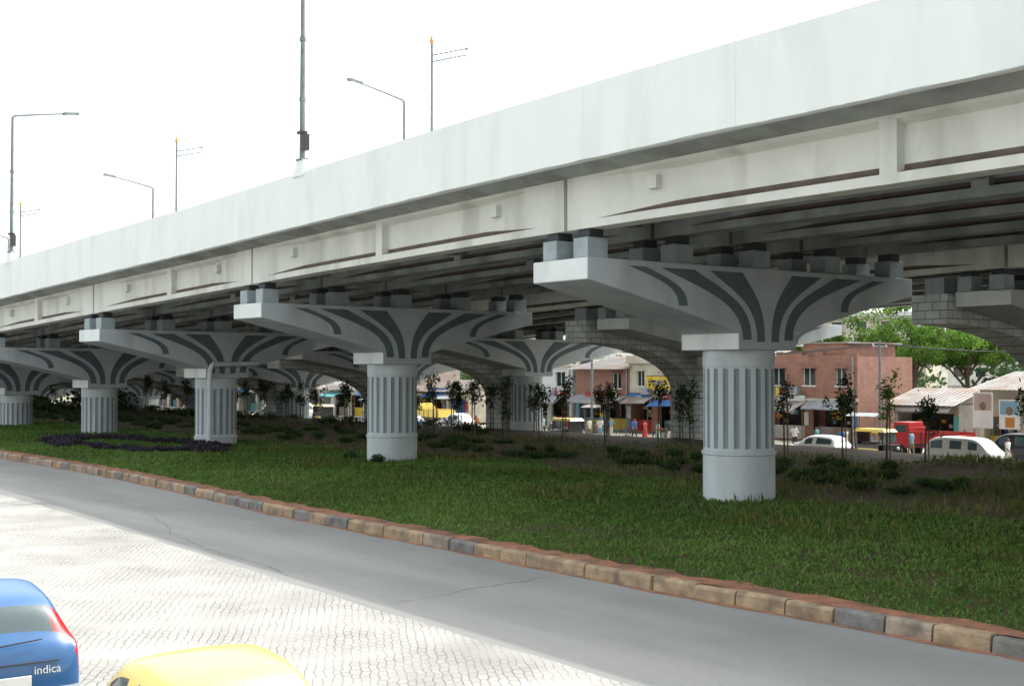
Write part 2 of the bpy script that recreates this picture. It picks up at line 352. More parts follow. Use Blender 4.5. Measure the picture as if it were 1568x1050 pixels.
def brickpier(k,ac,HL,du):
    u=pu[k]+du; d=dz(pu[k]); mat=FM(u,ac,0); e=empty('stone_clad_pier',mat)
    n=16; hl=[]
    zc=3.1+d
    for i in range(n+1):
        t=i/n*math.pi/2; hl.append((.95+(HL-.95)*(1-math.cos(t)),zc+(5.55-3.1)*math.sin(t)))
    R=[(.95,-1.0)]+hl+[(HL,6.6+d)]
    poly=R+[(-y,z) for y,z in R[::-1]]; N_=len(poly); vs=[(-.75,y,z) for y,z in poly]+[(.75,y,z) for y,z in poly]
    mb=MB(); mb.add(vs,[tuple(range(N_))[::-1],tuple(range(N_,2*N_))]+[(i,(i+1)%N_,N_+(i+1)%N_,N_+i) for i in range(N_)],m_wbrick)
    mb.build('stone_pier',e,mat)
    mb=MB(); 
    for y in [-HL+.7+i*(2*HL-1.4)/4 for i in range(5)]: mb.box((0,y,6.6+d+.3),(.8,.8,.6),m_ped)
    mb.build('pedestals',e,mat)
for k in range(2,12):
    pier(k,0,6.4,[-5.9,-2.95,0,2.95,5.9])
for k in range(3,12):
    pier(k,21.4,8.2,[-8+ i*3.3 for i in range(5)],du=1.0)
    brickpier(k,21.3,8.5,2.9)
u3=pu[6]; z3=dz(u3); mb=MB()
pts=[W(u3-1.3,1.6,5.15+z3),W(u3-1.3,-.9,5.1+z3),W(u3-1.25,-1.0,4.8+z3),W(u3-1.2,-1.0,.1)]
mb.tube(pts,.12,m_col,12); mb.build('drain_pipe')
# ------------------------------------------------------------ ground
def nz(x,y,s=1.0):
    return (np.sin(x*.9*s+1.3*np.sin(y*.7*s))+np.sin(y*1.1*s+1.7*np.sin(x*.5*s+2))+.5*np.sin(x*2.3*s+y*1.9*s))/2.5
def afield(X,Y):
    Q=np.stack([X,Y],1); best=np.full(len(Q),1e18); res=np.zeros(len(Q))
    for i in range(0,len(C)-1,3):
        j=min(i+3,len(C)-1); p=C[i];t=C[j]-C[i]; Lg=np.linalg.norm(t); t=t/Lg
        dd=Q-p; s=np.clip(dd@t,0 if i>0 else -1e9,Lg if j<len(C)-1 else 1e9); f=p+s[:,None]*t; r=Q-f; D=(r**2).sum(1)
        a=r@np.array([t[1],-t[0]]); mk=D<best; best[mk]=D[mk]; res[mk]=a[mk]
    return res
xs=np.unique(np.concatenate([[-3000,-1500,-800,-400,-250],np.arange(-180,181,3),[250,400,800,1500,3000]]))
ys=np.unique(np.concatenate([[-3000,-1000,-400,-200,-100],np.arange(-60,241,3),[300,450,800,1500,3000]]))
X,Y=np.meshgrid(xs,ys); A=afield(X.ravel(),Y.ravel())
Z=np.interp(A,[20.5,26],[-.05,-1.3])
mb=MB(); nx=len(xs); mb.add(list(zip(X.ravel(),Y.ravel(),Z)),[(j*nx+i,j*nx+i+1,(j+1)*nx+i+1,(j+1)*nx+i) for j in range(len(ys)-1) for i in range(nx-1)],m_dust,True)
mb.build('ground')
def strip(name,us,afn,zfn,m,smooth=True):
    vs=[];K=None
    for u in us:
        A_=afn(u);K=len(A_)
        p,t,n=fr(u)
        for a in A_: vs.append((p[0]+n[0]*a,p[1]+n[1]*a,zfn(u,a)))
    mb=MB(); mb.add(vs,[(j*K+i,j*K+i+1,(j+1)*K+i+1,(j+1)*K+i) for j in range(len(us)-1) for i in range(K-1)],m,smooth); return mb.build(name)
USL=ar(-90,170,1.5)
strip('asphalt_road',USL,lambda u:[-50,-30,ak(u)+.1],lambda u,a:0.0,m_asph)
strip('paver_road_surface',ar(-90,170,.5),lambda u:[-49,-30,-15.60+.06*math.sin(u*.3)+.03*math.sin(u*2.1)],lambda u,a:0.006,m_pave)
mb=MB()
for (u0,a0,u1,a1) in((4,-14.9,10,-13.4),(10,-13.4,13,-13.7),(-3,-15.3,4,-14.9),(20,-14.9,30,-14.2),(-6,-11.4,-6.6,-15.2),(24,-11.6,24.6,-15)):
    K=40; L_=[];wd=.009; off=0
    for i in range(K+1):
        t=i/K; off=off*.8+random.uniform(-.06,.06); L_.append((u0+(u1-u0)*t+(off if abs(u1-u0)<abs(a1-a0) else 0),a0+(a1-a0)*t+(off if abs(u1-u0)>abs(a1-a0) else 0)))
    vs=[]
    for i,(uu,aa) in enumerate(L_):
        q=wd*random.uniform(.2,1.6); du_,da_=(0,q) if abs(u1-u0)>abs(a1-a0) else (q,0)
        vs+= [W(uu-du_,aa-da_,.004),W(uu+du_,aa+da_,.004)]
    mb.add(vs,[(2*i,2*i+1,2*i+3,2*i+2) for i in range(K)],m_tar)
us_=ar(-40,90,.4); vs=[]
for u in us_: vs+=[W(u,ak(u)-.10-.10*abs(math.sin(u*1.7)*math.sin(u*.6+1)),.003),W(u,ak(u)+.02,.003)]
mb.add(vs,[(2*i,2*i+1,2*i+3,2*i+2) for i in range(len(us_)-1)],m_redstrip)
mb.build('road_cracks_and_gutter_dirt')
akv=lambda u: np.interp(u,[-60,-15,-8,7,20,34,60],[-10.2,-10.35,-10.85,-11.15,-10.7,-9.9,-9.6])
def medz(u,a):
    e=np.clip((a-akv(u)-.3)/3,0,1); b=.20+.08*e+nz(u,a,.8)*.04*e
    b=b+np.where(a>20.5,(a-20.5)/3.2*-1.5,0)
    b=b+.42*np.exp(-((u-1.0)**2/10+(a-12.0)**2/7))+.3*np.exp(-((u+2.5)**2/14+(a-9.0)**2/7))
    return b
zmed=lambda u,a: float(medz(np.array([u]),np.array([a]))[0])
strip('median_ground',ar(-90,170,1),lambda u:[ak(u)+.55+ (23.7-ak(u)-.55)*i/40 for i in range(41)],zmed,m_soil)
strip('brick_edging',ar(-90,120,.25),lambda u:[ak(u)+.2,ak(u)+.4,ak(u)+.70+.08*math.sin(u*3.1)+.06*math.sin(u*7.7)],lambda u,a:.222+.02*float(nz(np.array(u*5),np.array(a*9)))+(.02 if a>ak(u)+.3 else 0),m_redstrip)
strip('far_road',ar(-90,170,2),lambda u:[24.2,31,38.5],lambda u,a:-1.2,m_asphfar)
strip('far_pavement',ar(-90,170,2),lambda u:[38.5,38.5001,42.2],lambda u,a:-1.2 if a<38.50005 else -1.06,m_cream,False)
mb=MB()
sweep(mb,[(23.7,-1.4),(23.7,-.90),(24.2,-.90),(24.2,-1.4)],ar(-90,170,2),m_white,usedz=False); mb.build('far_kerb')
mb=MB(); u=-60.0; i=0
while u<110:
    l=random.choice([.8,.9,.9,1.0]); a0,a1=ak(u),ak(u+l); g=.02
    mm=random.choices([m_k1,m_k2,m_k3],[.62,.26,.12])[0]
    h=.235+random.uniform(-.018,.018); j=random.uniform(-.025,.025); j2=random.uniform(-.02,.02)
    vs=[]
    for q,(uu,a) in enumerate(((u+g,a0),(u+l-g,a1))):
        for da,z in((-.0,-.02),(.02,h-.05),(.035,h-.02),(.06,h),(.2,h),(.2,-.02)): vs.append(W(uu,a+da+j+j2*q,z+random.uniform(-.008,.008)))
    mb.add(vs,[(0,6,7,1),(1,7,8,2),(2,8,9,3),(3,9,10,4),(5,4,3,2,1,0),(6,7,8,9,10,11)],mm)
    u+=l; i+=1
mb.build('kerb')
# ------------------------------------------------------------ grass
def frv(u):
    p=np.stack([np.interp(u,U,C[:,0]),np.interp(u,U,C[:,1])],1)
    t=np.stack([np.interp(u+4,U,C[:,0])-np.interp(u-4,U,C[:,0]),np.interp(u+4,U,C[:,1])-np.interp(u-4,U,C[:,1])],1); t=unit(t)
    return p,np.stack([t[:,1],-t[:,0]],1)
def scatter(n,u0,u1,a0,a1):
    u=rng.uniform(u0,u1,n); a=rng.uniform(a0,a1,n); k=a>akv(u)+.62+.14*nz(u*6,a*6); u=u[k];a=a[k]
    p,nn=frv(u); x=p[:,0]+nn[:,0]*a; y=p[:,1]+nn[:,1]*a
    d=np.hypot(x,y); vis=(y>10)&(np.abs(x/np.maximum(y,1))<.52)
    return u[vis],a[vis],x[vis],y[vis],d[vis]
def blades(name,n,rngs,mat,h0,h1,w,acc,colf,lean=.6):
    u,a,x,y,d=scatter(n,*rngs); k=rng.random(len(u))<acc(u,a,d); u,a,x,y,d=[q[k] for q in(u,a,x,y,d)]
    z=medz(u,a)-.01; m=len(u); th=rng.uniform(0,2*math.pi,m); sc=np.clip((d/22)**.6,.9,2.6)
    h=rng.uniform(h0,h1,m)*np.clip(sc,.9,1.3); ww=w*sc*rng.uniform(.6,1.3,m)
    sx=np.cos(th)*ww/2; sy=np.sin(th)*ww/2; l=rng.uniform(0,lean,m)*h; lt=rng.uniform(0,2*math.pi,m)
    base=np.stack([x,y,z],1); s=np.stack([sx,sy,0*sx],1); mid=base+np.stack([np.cos(lt)*l*.35,np.sin(lt)*l*.35,h*.6],1); tip=base+np.stack([np.cos(lt)*l,np.sin(lt)*l,h],1)
    co=np.stack([base,mid-s,tip,mid+s],1).reshape(-1,3)
    c=np.clip(colf(u,a)+rng.normal(0,.17,m),0,1)
    return fastmesh(name,co,4,mat,c)
def soilmask(u,a):
    m=np.ones(len(u))
    for k in range(3,9): m*=1-.8*np.exp(-(((u-pu[k])**2+(a)**2)/2.2))
    return m
edge=lambda u: 2.6+nz(u*1.0,u*.3,.5)*1.3-1.9*np.exp(-(u+4)**2/50)
gdens=lambda u,a,d: np.clip((20/d)**1.2,0,1)*np.where(a<edge(u),1,.10+.14*nz(u*1.5,a*1.5,1.))*np.clip(1.0+.6*nz(u*1.0,a*1.0,1.0),.45,1)*soilmask(u,a)
blades('lawn_grass',1050000,(-28,70,-11.2,16),m_leafA,.04,.105,.036,gdens,lambda u,a:.50+.20*nz(u,a,.6)+.12*nz(u*4,a*4)+np.where(a>2.5,-.25,0),lean=1.0)
blades('weeds',90000,(-28,30,-5,14),m_leafW,.09,.28,.04,lambda u,a,d:np.clip(nz(u,a,.9)-.2+np.where(u<5,.4,0),0,1)*.55,lambda u,a:.5+0*u)
blades('leaf_litter',60000,(-28,30,-10,14),m_leafR,.02,.07,.05,lambda u,a,d:np.clip(nz(u+3,a*1.3,1.3)-.35,0,1)*np.where(a>0,.9,.2),lambda u,a:.5+0*u,lean=2.0)
def foliage_mass(name,mat,spots,size,seedn,lw=(.09,.05)):
    cs=[];cc=[]
    for (u,a,r,h,n) in spots:
        p=np.array(W(u,a,0)[:2]); q=unit(rng.normal(size=(n,3)))*(rng.random((n,1))**.45)
        z0=zmed(u,a) if a<23.6 else -1.2
        P=np.stack([p[0]+q[:,0]*r,p[1]+q[:,1]*r,z0+h*.5+q[:,2]*h*.5],1)
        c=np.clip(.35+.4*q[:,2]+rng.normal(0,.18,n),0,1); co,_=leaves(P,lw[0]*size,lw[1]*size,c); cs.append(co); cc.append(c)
    return fastmesh(name,np.concatenate(cs),4,mat,np.concatenate(cc))
sp=[]
for i in range(190):
    u=rng.uniform(-12,85); a=rng.uniform(4.5,11) ; sp.append((u,a,rng.uniform(.25,.65),rng.uniform(.15,.42),200))
for i in range(60):
    u=rng.uniform(30,100); a=rng.uniform(15,20) ; sp.append((u,a,rng.uniform(.5,1),rng.uniform(.3,.6),200))
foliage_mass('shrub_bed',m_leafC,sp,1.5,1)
sp=[]
for i in range(130):
    t=rng.uniform(0,2*math.pi); r=rng.uniform(.7,1.1); sp.append((pu[6]+1.5+r*7.0*math.cos(t),-3.6+r*2.7*math.sin(t),rng.uniform(.25,.6),rng.uniform(.15,.3),110))
foliage_mass('purple_border_plants',m_leafP,sp,1.5,2)
sp=[(pu[k]+rng.uniform(-1.5,1.5),-1.2+rng.uniform(-.3,.2),.25,.35,90) for k in(5,) for _ in range(6)]
foliage_mass('column_foot_plants',m_leafC,sp,1.3,3)
# ------------------------------------------------------------ saplings
def sapling(u,a,h,mat,light=False):
    x,y,_=W(u,a,0); z=zmed(u,a) if a<23 else -1.1
    e=empty('young_tree',Matrix.Translation((x,y,z)))
    mb=MB(); lx,ly=random.uniform(-.15,.15),random.uniform(-.1,.1)
    mb.tube([(0,0,-.1),(lx*.3,ly*.3,h*.45),(lx,ly,h*.93)],[.04,.03,.014],m_bark,6)
    mb.tube([(.16,.05,-.1),(.12+lx*.2,.04,h*.85)],[.03,.026],m_wood,6)
    for _ in range(7):
        zz=random.uniform(.45,.92)*h; t=random.uniform(0,6.28); r=random.uniform(.2,.45)
        mb.tube([(lx*zz/h,ly*zz/h,zz),(lx+r*math.cos(t),ly+r*math.sin(t),zz+.15)],[.014,.006],m_bark,5)
    mb.build('trunk_and_stake',e,Matrix.Translation((x,y,z)))
    n=random.randint(260,460); nc=random.randint(6,10); lo_=random.uniform(.42,.66); cen=np.stack([lx+rng.normal(0,.19,nc),ly+rng.normal(0,.19,nc),rng.uniform(lo_,1.02,nc)*h],1)
    k=rng.integers(0,nc,n); P=cen[k]+rng.normal(0,1,(n,3))*np.array([.12,.12,.17]); 
    c=np.clip(.4+rng.normal(0,.25,n),0,1); co,_=leaves(P+np.array([x,y,z]),.2,.07,c,up=-.4)
    l=fastmesh('leaves',co,4,mat,c); l.parent=e; l.matrix_parent_inverse=e.matrix_world.inverted()
for i,(u) in enumerate([-4,-1,3.5,7.4,9.8,15.2,17.3,19.7,22.3,24.6,26.5,29,31,33,36,38.5,41,44.5,48,51,54,58,62,66,70,75,82,88]):
    sapling(u,13+random.uniform(-.5,.5),random.uniform(2.5,3.2),m_leafD)
sapling(5.6,13.8,3.3,m_leafL)
for u in (12,21,26,31,35,39,43,47,52,57,66): sapling(u,19.5+random.uniform(-.5,.5),random.uniform(2.4,3),m_leafD)
# ------------------------------------------------------------ trees
def tree(x,y,z,h,r,mat=m_leafB,n=11000,name='tree',ls=.30,squash=.75):
    e=empty(name,Matrix.Translation((x,y,z)))
    mb=MB(); th=h*.42; mb.tube([(0,0,-.2),(.1,.05,th*.5),(.05,-.1,th),(0,0,h*.7)],[.3,.24,.18,.07],m_bark,9)
    nl=9
    for i in range(nl):
        t=2*math.pi*i/nl+random.uniform(-.3,.3); z0=th*random.uniform(.7,1.2); rr=r*random.uniform(.5,.85)
        mb.tube([(0,0,z0),(rr*.5*math.cos(t),rr*.5*math.sin(t),z0+.18*h),(rr*math.cos(t),rr*math.sin(t),z0+random.uniform(.22,.4)*h)],[.13,.08,.03],m_bark,7)
    mb.build('trunk_and_limbs',e,Matrix.Translation((x,y,z)))
    nc=46; q=unit(rng.normal(size=(nc,3)))*(rng.random((nc,1))**.4); q[:,2]=np.where(q[:,2]<-.5,q[:,2]*.4,q[:,2])
    cen=q*np.array([r,r,r*squash])*rng.uniform(.75,1.08,(nc,1))+np.array([0,0,h-r*squash])
    cr=rng.uniform(.16,.30,nc)*r; k=rng.integers(0,nc,n); d=unit(rng.normal(size=(n,3)))*(rng.random((n,1))**.5)
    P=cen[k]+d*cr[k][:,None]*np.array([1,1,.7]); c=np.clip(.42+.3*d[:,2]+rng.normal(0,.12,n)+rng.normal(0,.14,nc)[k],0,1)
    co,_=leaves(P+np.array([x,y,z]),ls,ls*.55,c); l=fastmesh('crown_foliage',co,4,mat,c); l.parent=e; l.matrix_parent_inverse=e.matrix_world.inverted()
tree(34.5,108,-1.2,11.6,5.4); tree(40.5,112,-1.2,10.2,4.4); tree(30.0,121,-1.2,9.5,4.0)
tree(58,130,-1.2,11,5)
cs=[];cc=[]
for i in range(170):
    u=rng.uniform(-30,260); a=rng.uniform(78,115)+max(0,(60-u))*.2; x,y,_=W(u,a,0); r=rng.uniform(2.5,5); hh=rng.uniform(3,6.5); n=420
    q=unit(rng.normal(size=(n,3)))*(rng.random((n,1))**.4); P=np.stack([x+q[:,0]*r,y+q[:,1]*r,-1.2+hh*.55+q[:,2]*hh*.6],1)
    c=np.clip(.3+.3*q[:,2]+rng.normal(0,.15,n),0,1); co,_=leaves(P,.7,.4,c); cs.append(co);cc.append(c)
for i in range(60):
    u=rng.uniform(75,175); a=rng.uniform(0,22); x,y,_=W(u,a,0); r=rng.uniform(1.5,3); hh=rng.uniform(1.2,2.5); n=300
    q=unit(rng.normal(size=(n,3)))*(rng.random((n,1))**.4); P=np.stack([x+q[:,0]*r,y+q[:,1]*r,.2+hh*.5+q[:,2]*hh*.5],1)
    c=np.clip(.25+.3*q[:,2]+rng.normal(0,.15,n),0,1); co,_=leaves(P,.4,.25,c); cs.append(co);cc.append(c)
fastmesh('distant_trees',np.concatenate(cs),4,m_leafC,np.concatenate(cc))
# ------------------------------------------------------------ buildings
def text(s,size,mat,loc,parent,pm,name='lettering',ext=.01):
    c=bpy.data.curves.new(name,'FONT'); c.body=s; c.size=size; c.extrude=ext; c.align_x='CENTER'; c.align_y='CENTER'; c.materials.append(mat)
    o=bpy.data.objects.new(name,c); scene.collection.objects.link(o); o.matrix_world=pm@Matrix.Translation(loc)@Matrix.Rotation(math.radians(90),4,'X')
    o.parent=parent; o.matrix_parent_inverse=parent.matrix_world.inverted(); return o
def facade(mb,w,z0,z1,ops,m,y0=0,t=.22):
    xs=sorted(set([-w/2,w/2]+[o[0] for o in ops]+[o[1] for o in ops])); zs=sorted(set([z0,z1]+[o[2] for o in ops]+[o[3] for o in ops]))
    for i in range(len(xs)-1):
        for j in range(len(zs)-1):
            cx=(xs[i]+xs[i+1])/2; cz=(zs[j]+zs[j+1])/2
            if any(o[0]<cx<o[1] and o[2]<cz<o[3] for o in ops): continue
            mb.b2(xs[i],xs[i+1],y0,y0+t,zs[j],zs[j+1],m)
def building(name,u,a,w,d,floors,fh,wall,signs=(),roof='flat',up=None,awn=None,rot=0,zg=-1.06,seed=0,posters=()):
    R=random.Random(seed*77+int(u*3)); mat=FM(u,a,zg,rot); e=empty(name,mat); mb=MB(); up=up or wall; H=floors*fh
    n=max(1,int(w/2.6)); bw=w/n; ops=[]
    for i in range(n):
        x0=-w/2+i*bw+.22+R.uniform(0,.2); x1=x0+bw-.6; ops.append((x0,x1,0.12,2.2+R.uniform(-.1,.2)))
    facade(mb,w,0,fh,ops,wall)
    for i,o in enumerate(ops):
        q=R.random()
        if q<.3:
            sm=R.choice([m_steel,m_tealp,m_tin,m_blu])
            for k in range(11): mb.b2(o[0],o[1],.14+(.02 if k%2 else 0),.2,o[2]+k*.2,o[2]+k*.2+.2,sm)
        else:
            mb.b2(o[0],o[1],1.6,1.65,.1,2.4,m_dkin)
            mb.b2(o[0]+.1,o[1]-.1,.5,.9,.1,1.0,R.choice([m_tin,m_white,m_wood,m_rd,m_tealp,m_yel]))
            for k in range(9):
                xx=R.uniform(o[0]+.15,o[1]-.3); zz=R.choice([1.2,1.5,1.8]); mb.b2(xx,xx+R.uniform(.1,.3),.95+k*.01,1.2+k*.01,zz,zz+R.uniform(.15,.28),R.choice([m_yel,m_rd,m_white,m_wood,m_blu,m_tealp,m_cream,m_org]))
        if R.random()<.7: 
            xx=o[1]+.02; mb.b2(xx,xx+.35,-.10,-.06,1.1,2.0,R.choice([m_rd,m_blu,m_yel,m_white,m_tealp]))
    mb.b2(-w/2,-w/2+.2,.22,d,0,H,wall); mb.b2(w/2-.2,w/2,.22,d,0,H,wall); mb.b2(-w/2+.2,w/2-.2,d-.2,d,0,H,wall)
    for f in range(1,floors):
        z=f*fh; n2=max(1,int(w/2.3)); b=w/n2; ops=[]
        for i in range(n2):
            if R.random()<.2: continue
            ww=R.choice([.4,.5,.6]); cx=-w/2+i*b+b/2+R.uniform(-.15,.15); ops.append((cx-ww,cx+ww,z+.95,z+2.1))
        facade(mb,w,z+.0,z+fh,ops,up)
        for o in ops:
            mb.b2(o[0],o[1],.16,.18,o[2],o[3],m_glass); mb.b2((o[0]+o[1])/2-.025,(o[0]+o[1])/2+.025,.10,.155,o[2],o[3],m_white)
            mb.b2(o[0],o[0]+.05,.08,.158,o[2],o[3],m_white); mb.b2(o[1]-.05,o[1],.08,.158,o[2],o[3],m_white)
            mb.b2(o[0]-.08,o[1]+.08,-.05,-.003,o[2]-.1,o[2],m_white); mb.b2(o[0]-.12,o[1]+.12,-.35,-.003,o[3]+.02,o[3]+.1,up)
            if R.random()<.5:
                mb.cyl((o[0]-.1,-.4,o[2]-.15),(o[1]+.3,-.4,o[2]-.15),.01,.01,m_dark,4)
                for q in range(3): xx=o[0]+q*.35; mb.b2(xx,xx+.28,-.41,-.395,o[2]-.7-R.uniform(0,.2),o[2]-.15,R.choice([m_white,m_rd,m_bluew,m_org,m_yel]))
        mb.b2(-w/2-.05,w/2+.05,-.12,-.004,z-.1,z+.06,m_cream)
        mb.cyl((w/2-.3,-.08,0),(w/2-.3,-.08,H),.05,.05,m_steel,6)
        if R.random()<.6: mb.b2(-w*.2,-w*.2+.8,-.45,-.004,z+.3,z+.85,m_steel)
    if roof=='flat':
        mb.b2(-w/2-.15,w/2+.15,-.3,d+.1,H+.002,H+.16,m_cream); mb.b2(-w/2-.1,w/2+.1,-.22,-.1,H+.16,H+.6,up)
        mb.cyl((w*.2,d*.5,H+.16),(w*.2,d*.5,H+1.2),.5,.5,m_dark,14)
    elif roof=='rough':
        for k in range(14):
            x=-w/2+k*w/14; mb.b2(x,x+w/14-.002,0,.22,H,H+R.choice([.0,.1,.2,.35,.1])+.01,up)
        mb.b2(-w*.1,w*.35,.3,d-.3,H+.0,H+.9,up); mb.b2(-w*.15,w*.4,.1,d,H+.9,H+1.0,m_tin)
    else:
        nn=int(w/.15)
        for i in range(nn):
            x=-w/2-.3+i*(w+.6)/nn; zz=.03 if i%2 else 0
            mb.add([(x,-1.0,H-.05+zz),(x+(w+.6)/nn,-1.0,H-.05+zz),(x+(w+.6)/nn,d*.6,H+1.0+zz),(x,d*.6,H+1.0+zz)],[(0,1,2,3)],m_tin)
            mb.add([(x,d*.6,H+1.0+zz),(x+(w+.6)/nn,d*.6,H+1.0+zz),(x+(w+.6)/nn,d+.5,H+.2+zz),(x,d+.5,H+.2+zz)],[(0,1,2,3)],m_tin)
        mb.add([(-w/2+.1,.1,H),(-w/2+.1,d*.6,H+.98),(-w/2+.1,d,H+.2)],[(0,1,2)],wall); mb.add([(w/2-.1,.1,H),(w/2-.1,d*.6,H+.98),(w/2-.1,d,H+.2)],[(0,1,2)],wall)
    if awn:
        for i in range(n):
            if R.random()<.15: continue
            x0=-w/2+i*bw+.05; mm=awn[i%len(awn)]; zz=2.55+R.uniform(-.15,.15); L_=R.uniform(1.0,2.2); s1=R.uniform(-.12,.12)
            mb.add([(x0,-.01,zz+.3),(x0+bw-.1,-.01,zz+.3),(x0+bw-.1,-L_,zz-.25+s1),(x0,-L_,zz-.25),(x0+bw-.1,-L_,zz-.36+s1),(x0,-L_,zz-.34)],[(0,1,2,3),(3,2,4,5)],mm)
            mb.cyl((x0+.1,-L_+.05,.0),(x0+.1,-L_+.05,zz-.2),.03,.03,m_wood,6)
    mb.build('walls_and_openings',e,mat)
    for (s,x,z,sw,sh,bm_,tm) in signs:
        mb=MB(); mb.b2(x-sw/2,x+sw/2,-.28,-.16,z-sh/2,z+sh/2,bm_); mb.b2(x-sw/2-.04,x+sw/2+.04,-.27,-.17,z+sh/2+.002,z+sh/2+.05,m_dark); mb.build('signboard',e,mat)
        text(s,sh*.55,tm,(x,-.29,z),e,mat)
    for (x,z,pw_,ph,m1,m2) in posters:
        mb=MB(); mb.b2(x-pw_/2,x+pw_/2,-1.12,-1.08,z,z+ph,m_white); mb.b2(x-pw_/2+.08,x+pw_/2-.08,-1.13,-1.121,z+ph*.5,z+ph-.08,m1); mb.b2(x-pw_*.2,x+pw_*.25,-1.13,-1.121,z+.1,z+ph*.4,m2)
        mb.sph((x,-1.13,z+ph*.62),.22,m_wood,10,6,(1,.05,1.2)); mb.cyl((x-pw_/2+.05,-1.05,-.0),(x-pw_/2+.05,-1.05,z+ph),.03,.03,m_wood,6); mb.cyl((x+pw_/2-.05,-1.05,-.0),(x+pw_/2-.05,-1.05,z+ph),.03,.03,m_wood,6); mb.build('poster',e,mat)
    return e
AW=[m_tin,m_blu,m_tarp,m_tealp,m_rd,m_wood]
building('tin_roof_shop',13.5,41,11,7,1,3.8,m_cream,roof='tin',signs=[('HOTEL',-.5,3.0,2.4,.6,m_yel,m_rd)],seed=1,posters=[(-4.6,1.5,1.3,2.1,m_pink,m_white),(-2.9,1.5,1.3,1.7,m_bluew,m_org)])
building('tin_roof_shop',21.6,43.5,4.6,5,1,2.7,m_tin,roof='tin',awn=[m_tin,m_blu],seed=2)
building('brick_house',28.5,43,7.6,7,2,2.9,m_rbrick,up=m_rbrick,roof='rough',awn=[m_tin,m_tarp,m_tin],signs=[('STORES',-1.5,2.95,2.6,.4,m_white,m_blu)],seed=3)
building('shop_building',37,43,7,7,2,2.7,m_pink,awn=AW,signs=[('MEDICAL',0,2.8,3,.5,m_white,m_rd)],seed=4,roof='tin')
building('shop_building',43.6,43,5.6,7,2,2.7,m_rbrick,up=m_cream,awn=[m_tin,m_blu],signs=[('MOBILE',.6,3.9,2.6,1.0,m_yel,m_blu),('CAFE',-1.5,2.8,2.2,.5,m_blu,m_white),('PHOTO',1.6,2.8,2.0,.5,m_rd,m_white)],seed=5)
building('shop_building',50,43,6.2,7,2,2.5,m_bluew,up=m_rbrick,awn=[m_tarp,m_tin],signs=[('GARAGE',0,2.75,3.4,.55,m_rd,m_white)],seed=6,roof='tin')
building('shop_building',58,43,8.6,8,2,2.6,m_white,awn=AW,signs=[('STATE BANK',-1,3.0,5.4,.7,m_white,m_rd),('SALE',3,2.8,1.8,.6,m_rd,m_yel)],seed=7)
cw=[m_cream,m_pink,m_white,m_rbrick,m_greenw,m_cream,m_rbrick,m_white]
uu=68
for i in range(11):
    w=random.choice([6,7,8,9]); building('shop_building',uu+w/2,43+random.uniform(-.5,1),w,7,random.choice([1,2,2,2]),2.9,cw[i%8],awn=AW[i%3:],roof=random.choice(['flat','tin']),signs=[(random.choice(['TYRES','SWEETS','HARDWARE','TAILOR','TRAVELS']),0,2.85,3,.55,random.choice([m_yel,m_blu,m_rd,m_white]),m_dark)],seed=10+i); uu+=w+.6
def block(x,y,w,d,floors,m,rot):
    mat=Matrix.Translation((x,y,-1.2))@Matrix.Rotation(rot,4,'Z'); e=empty('apartment_building',mat); mb=MB(); H=floors*3
    mb.b2(-w/2,w/2,.3,d,0,H,m)
    for f in range(floors):
        n=int(w/3)
        ops=[(-w/2+i*w/n+.8,-w/2+i*w/n+2.1,f*3+1,f*3+2.3) for i in range(n)]
        facade(mb,w,f*3,f*3+3,ops,m,t=.25)
        for o in ops: mb.b2(o[0],o[1],.2,.24,o[2],o[3],m_glass)
        mb.b2(-w/2,w/2,-.4,-.003,f*3+2.75,f*3+2.85,m_white)
    mb.b2(-w/2-.2,w/2+.2,-.3,d+.2,H,H+.5,m_white); mb.build('block',e,mat)
block(46,165,16,10,4,m_cream,-.5); block(70,175,18,10,4,m_white,-.5); block(30,170,10,10,4,m_pink,-.6); block(66,135,12,9,3,m_white,-.7)
def upole(u,a):
    x,y,_=W(u,a,0); mb=MB(); mb.tube([(0,0,0),(0,0,6.8)],[.12,.08],m_pole,8); p,t,n=fr(u)
    mb.cyl((-n[0]*.8,-n[1]*.8,6.4),(n[0]*.8,n[1]*.8,6.4),.05,.05,m_pole,6)
    for q in(-.7,0,.7): mb.cyl((n[0]*q,n[1]*q,6.4),(n[0]*q,n[1]*q,6.6),.05,.04,m_white,6)
    mb.build('utility_pole',None,Matrix.Translation((x,y,-1.1)))
ups=[0,22,47,72,97]
for u in ups: upole(u,39.2)
mb=MB()
for i in range(len(ups)-1):
    for q in(-.7,0,.7):
        A_=Vector(W(ups[i],39.2+q,5.5));B_=Vector(W(ups[i+1],39.2+q,5.5)); pts=[A_.lerp(B_,k/10)-Vector((0,0,.7*(1-(2*k/10-1)**2))) for k in range(11)]
        mb.tube(pts,.018,m_dark,4)
mb.build('overhead_wires')
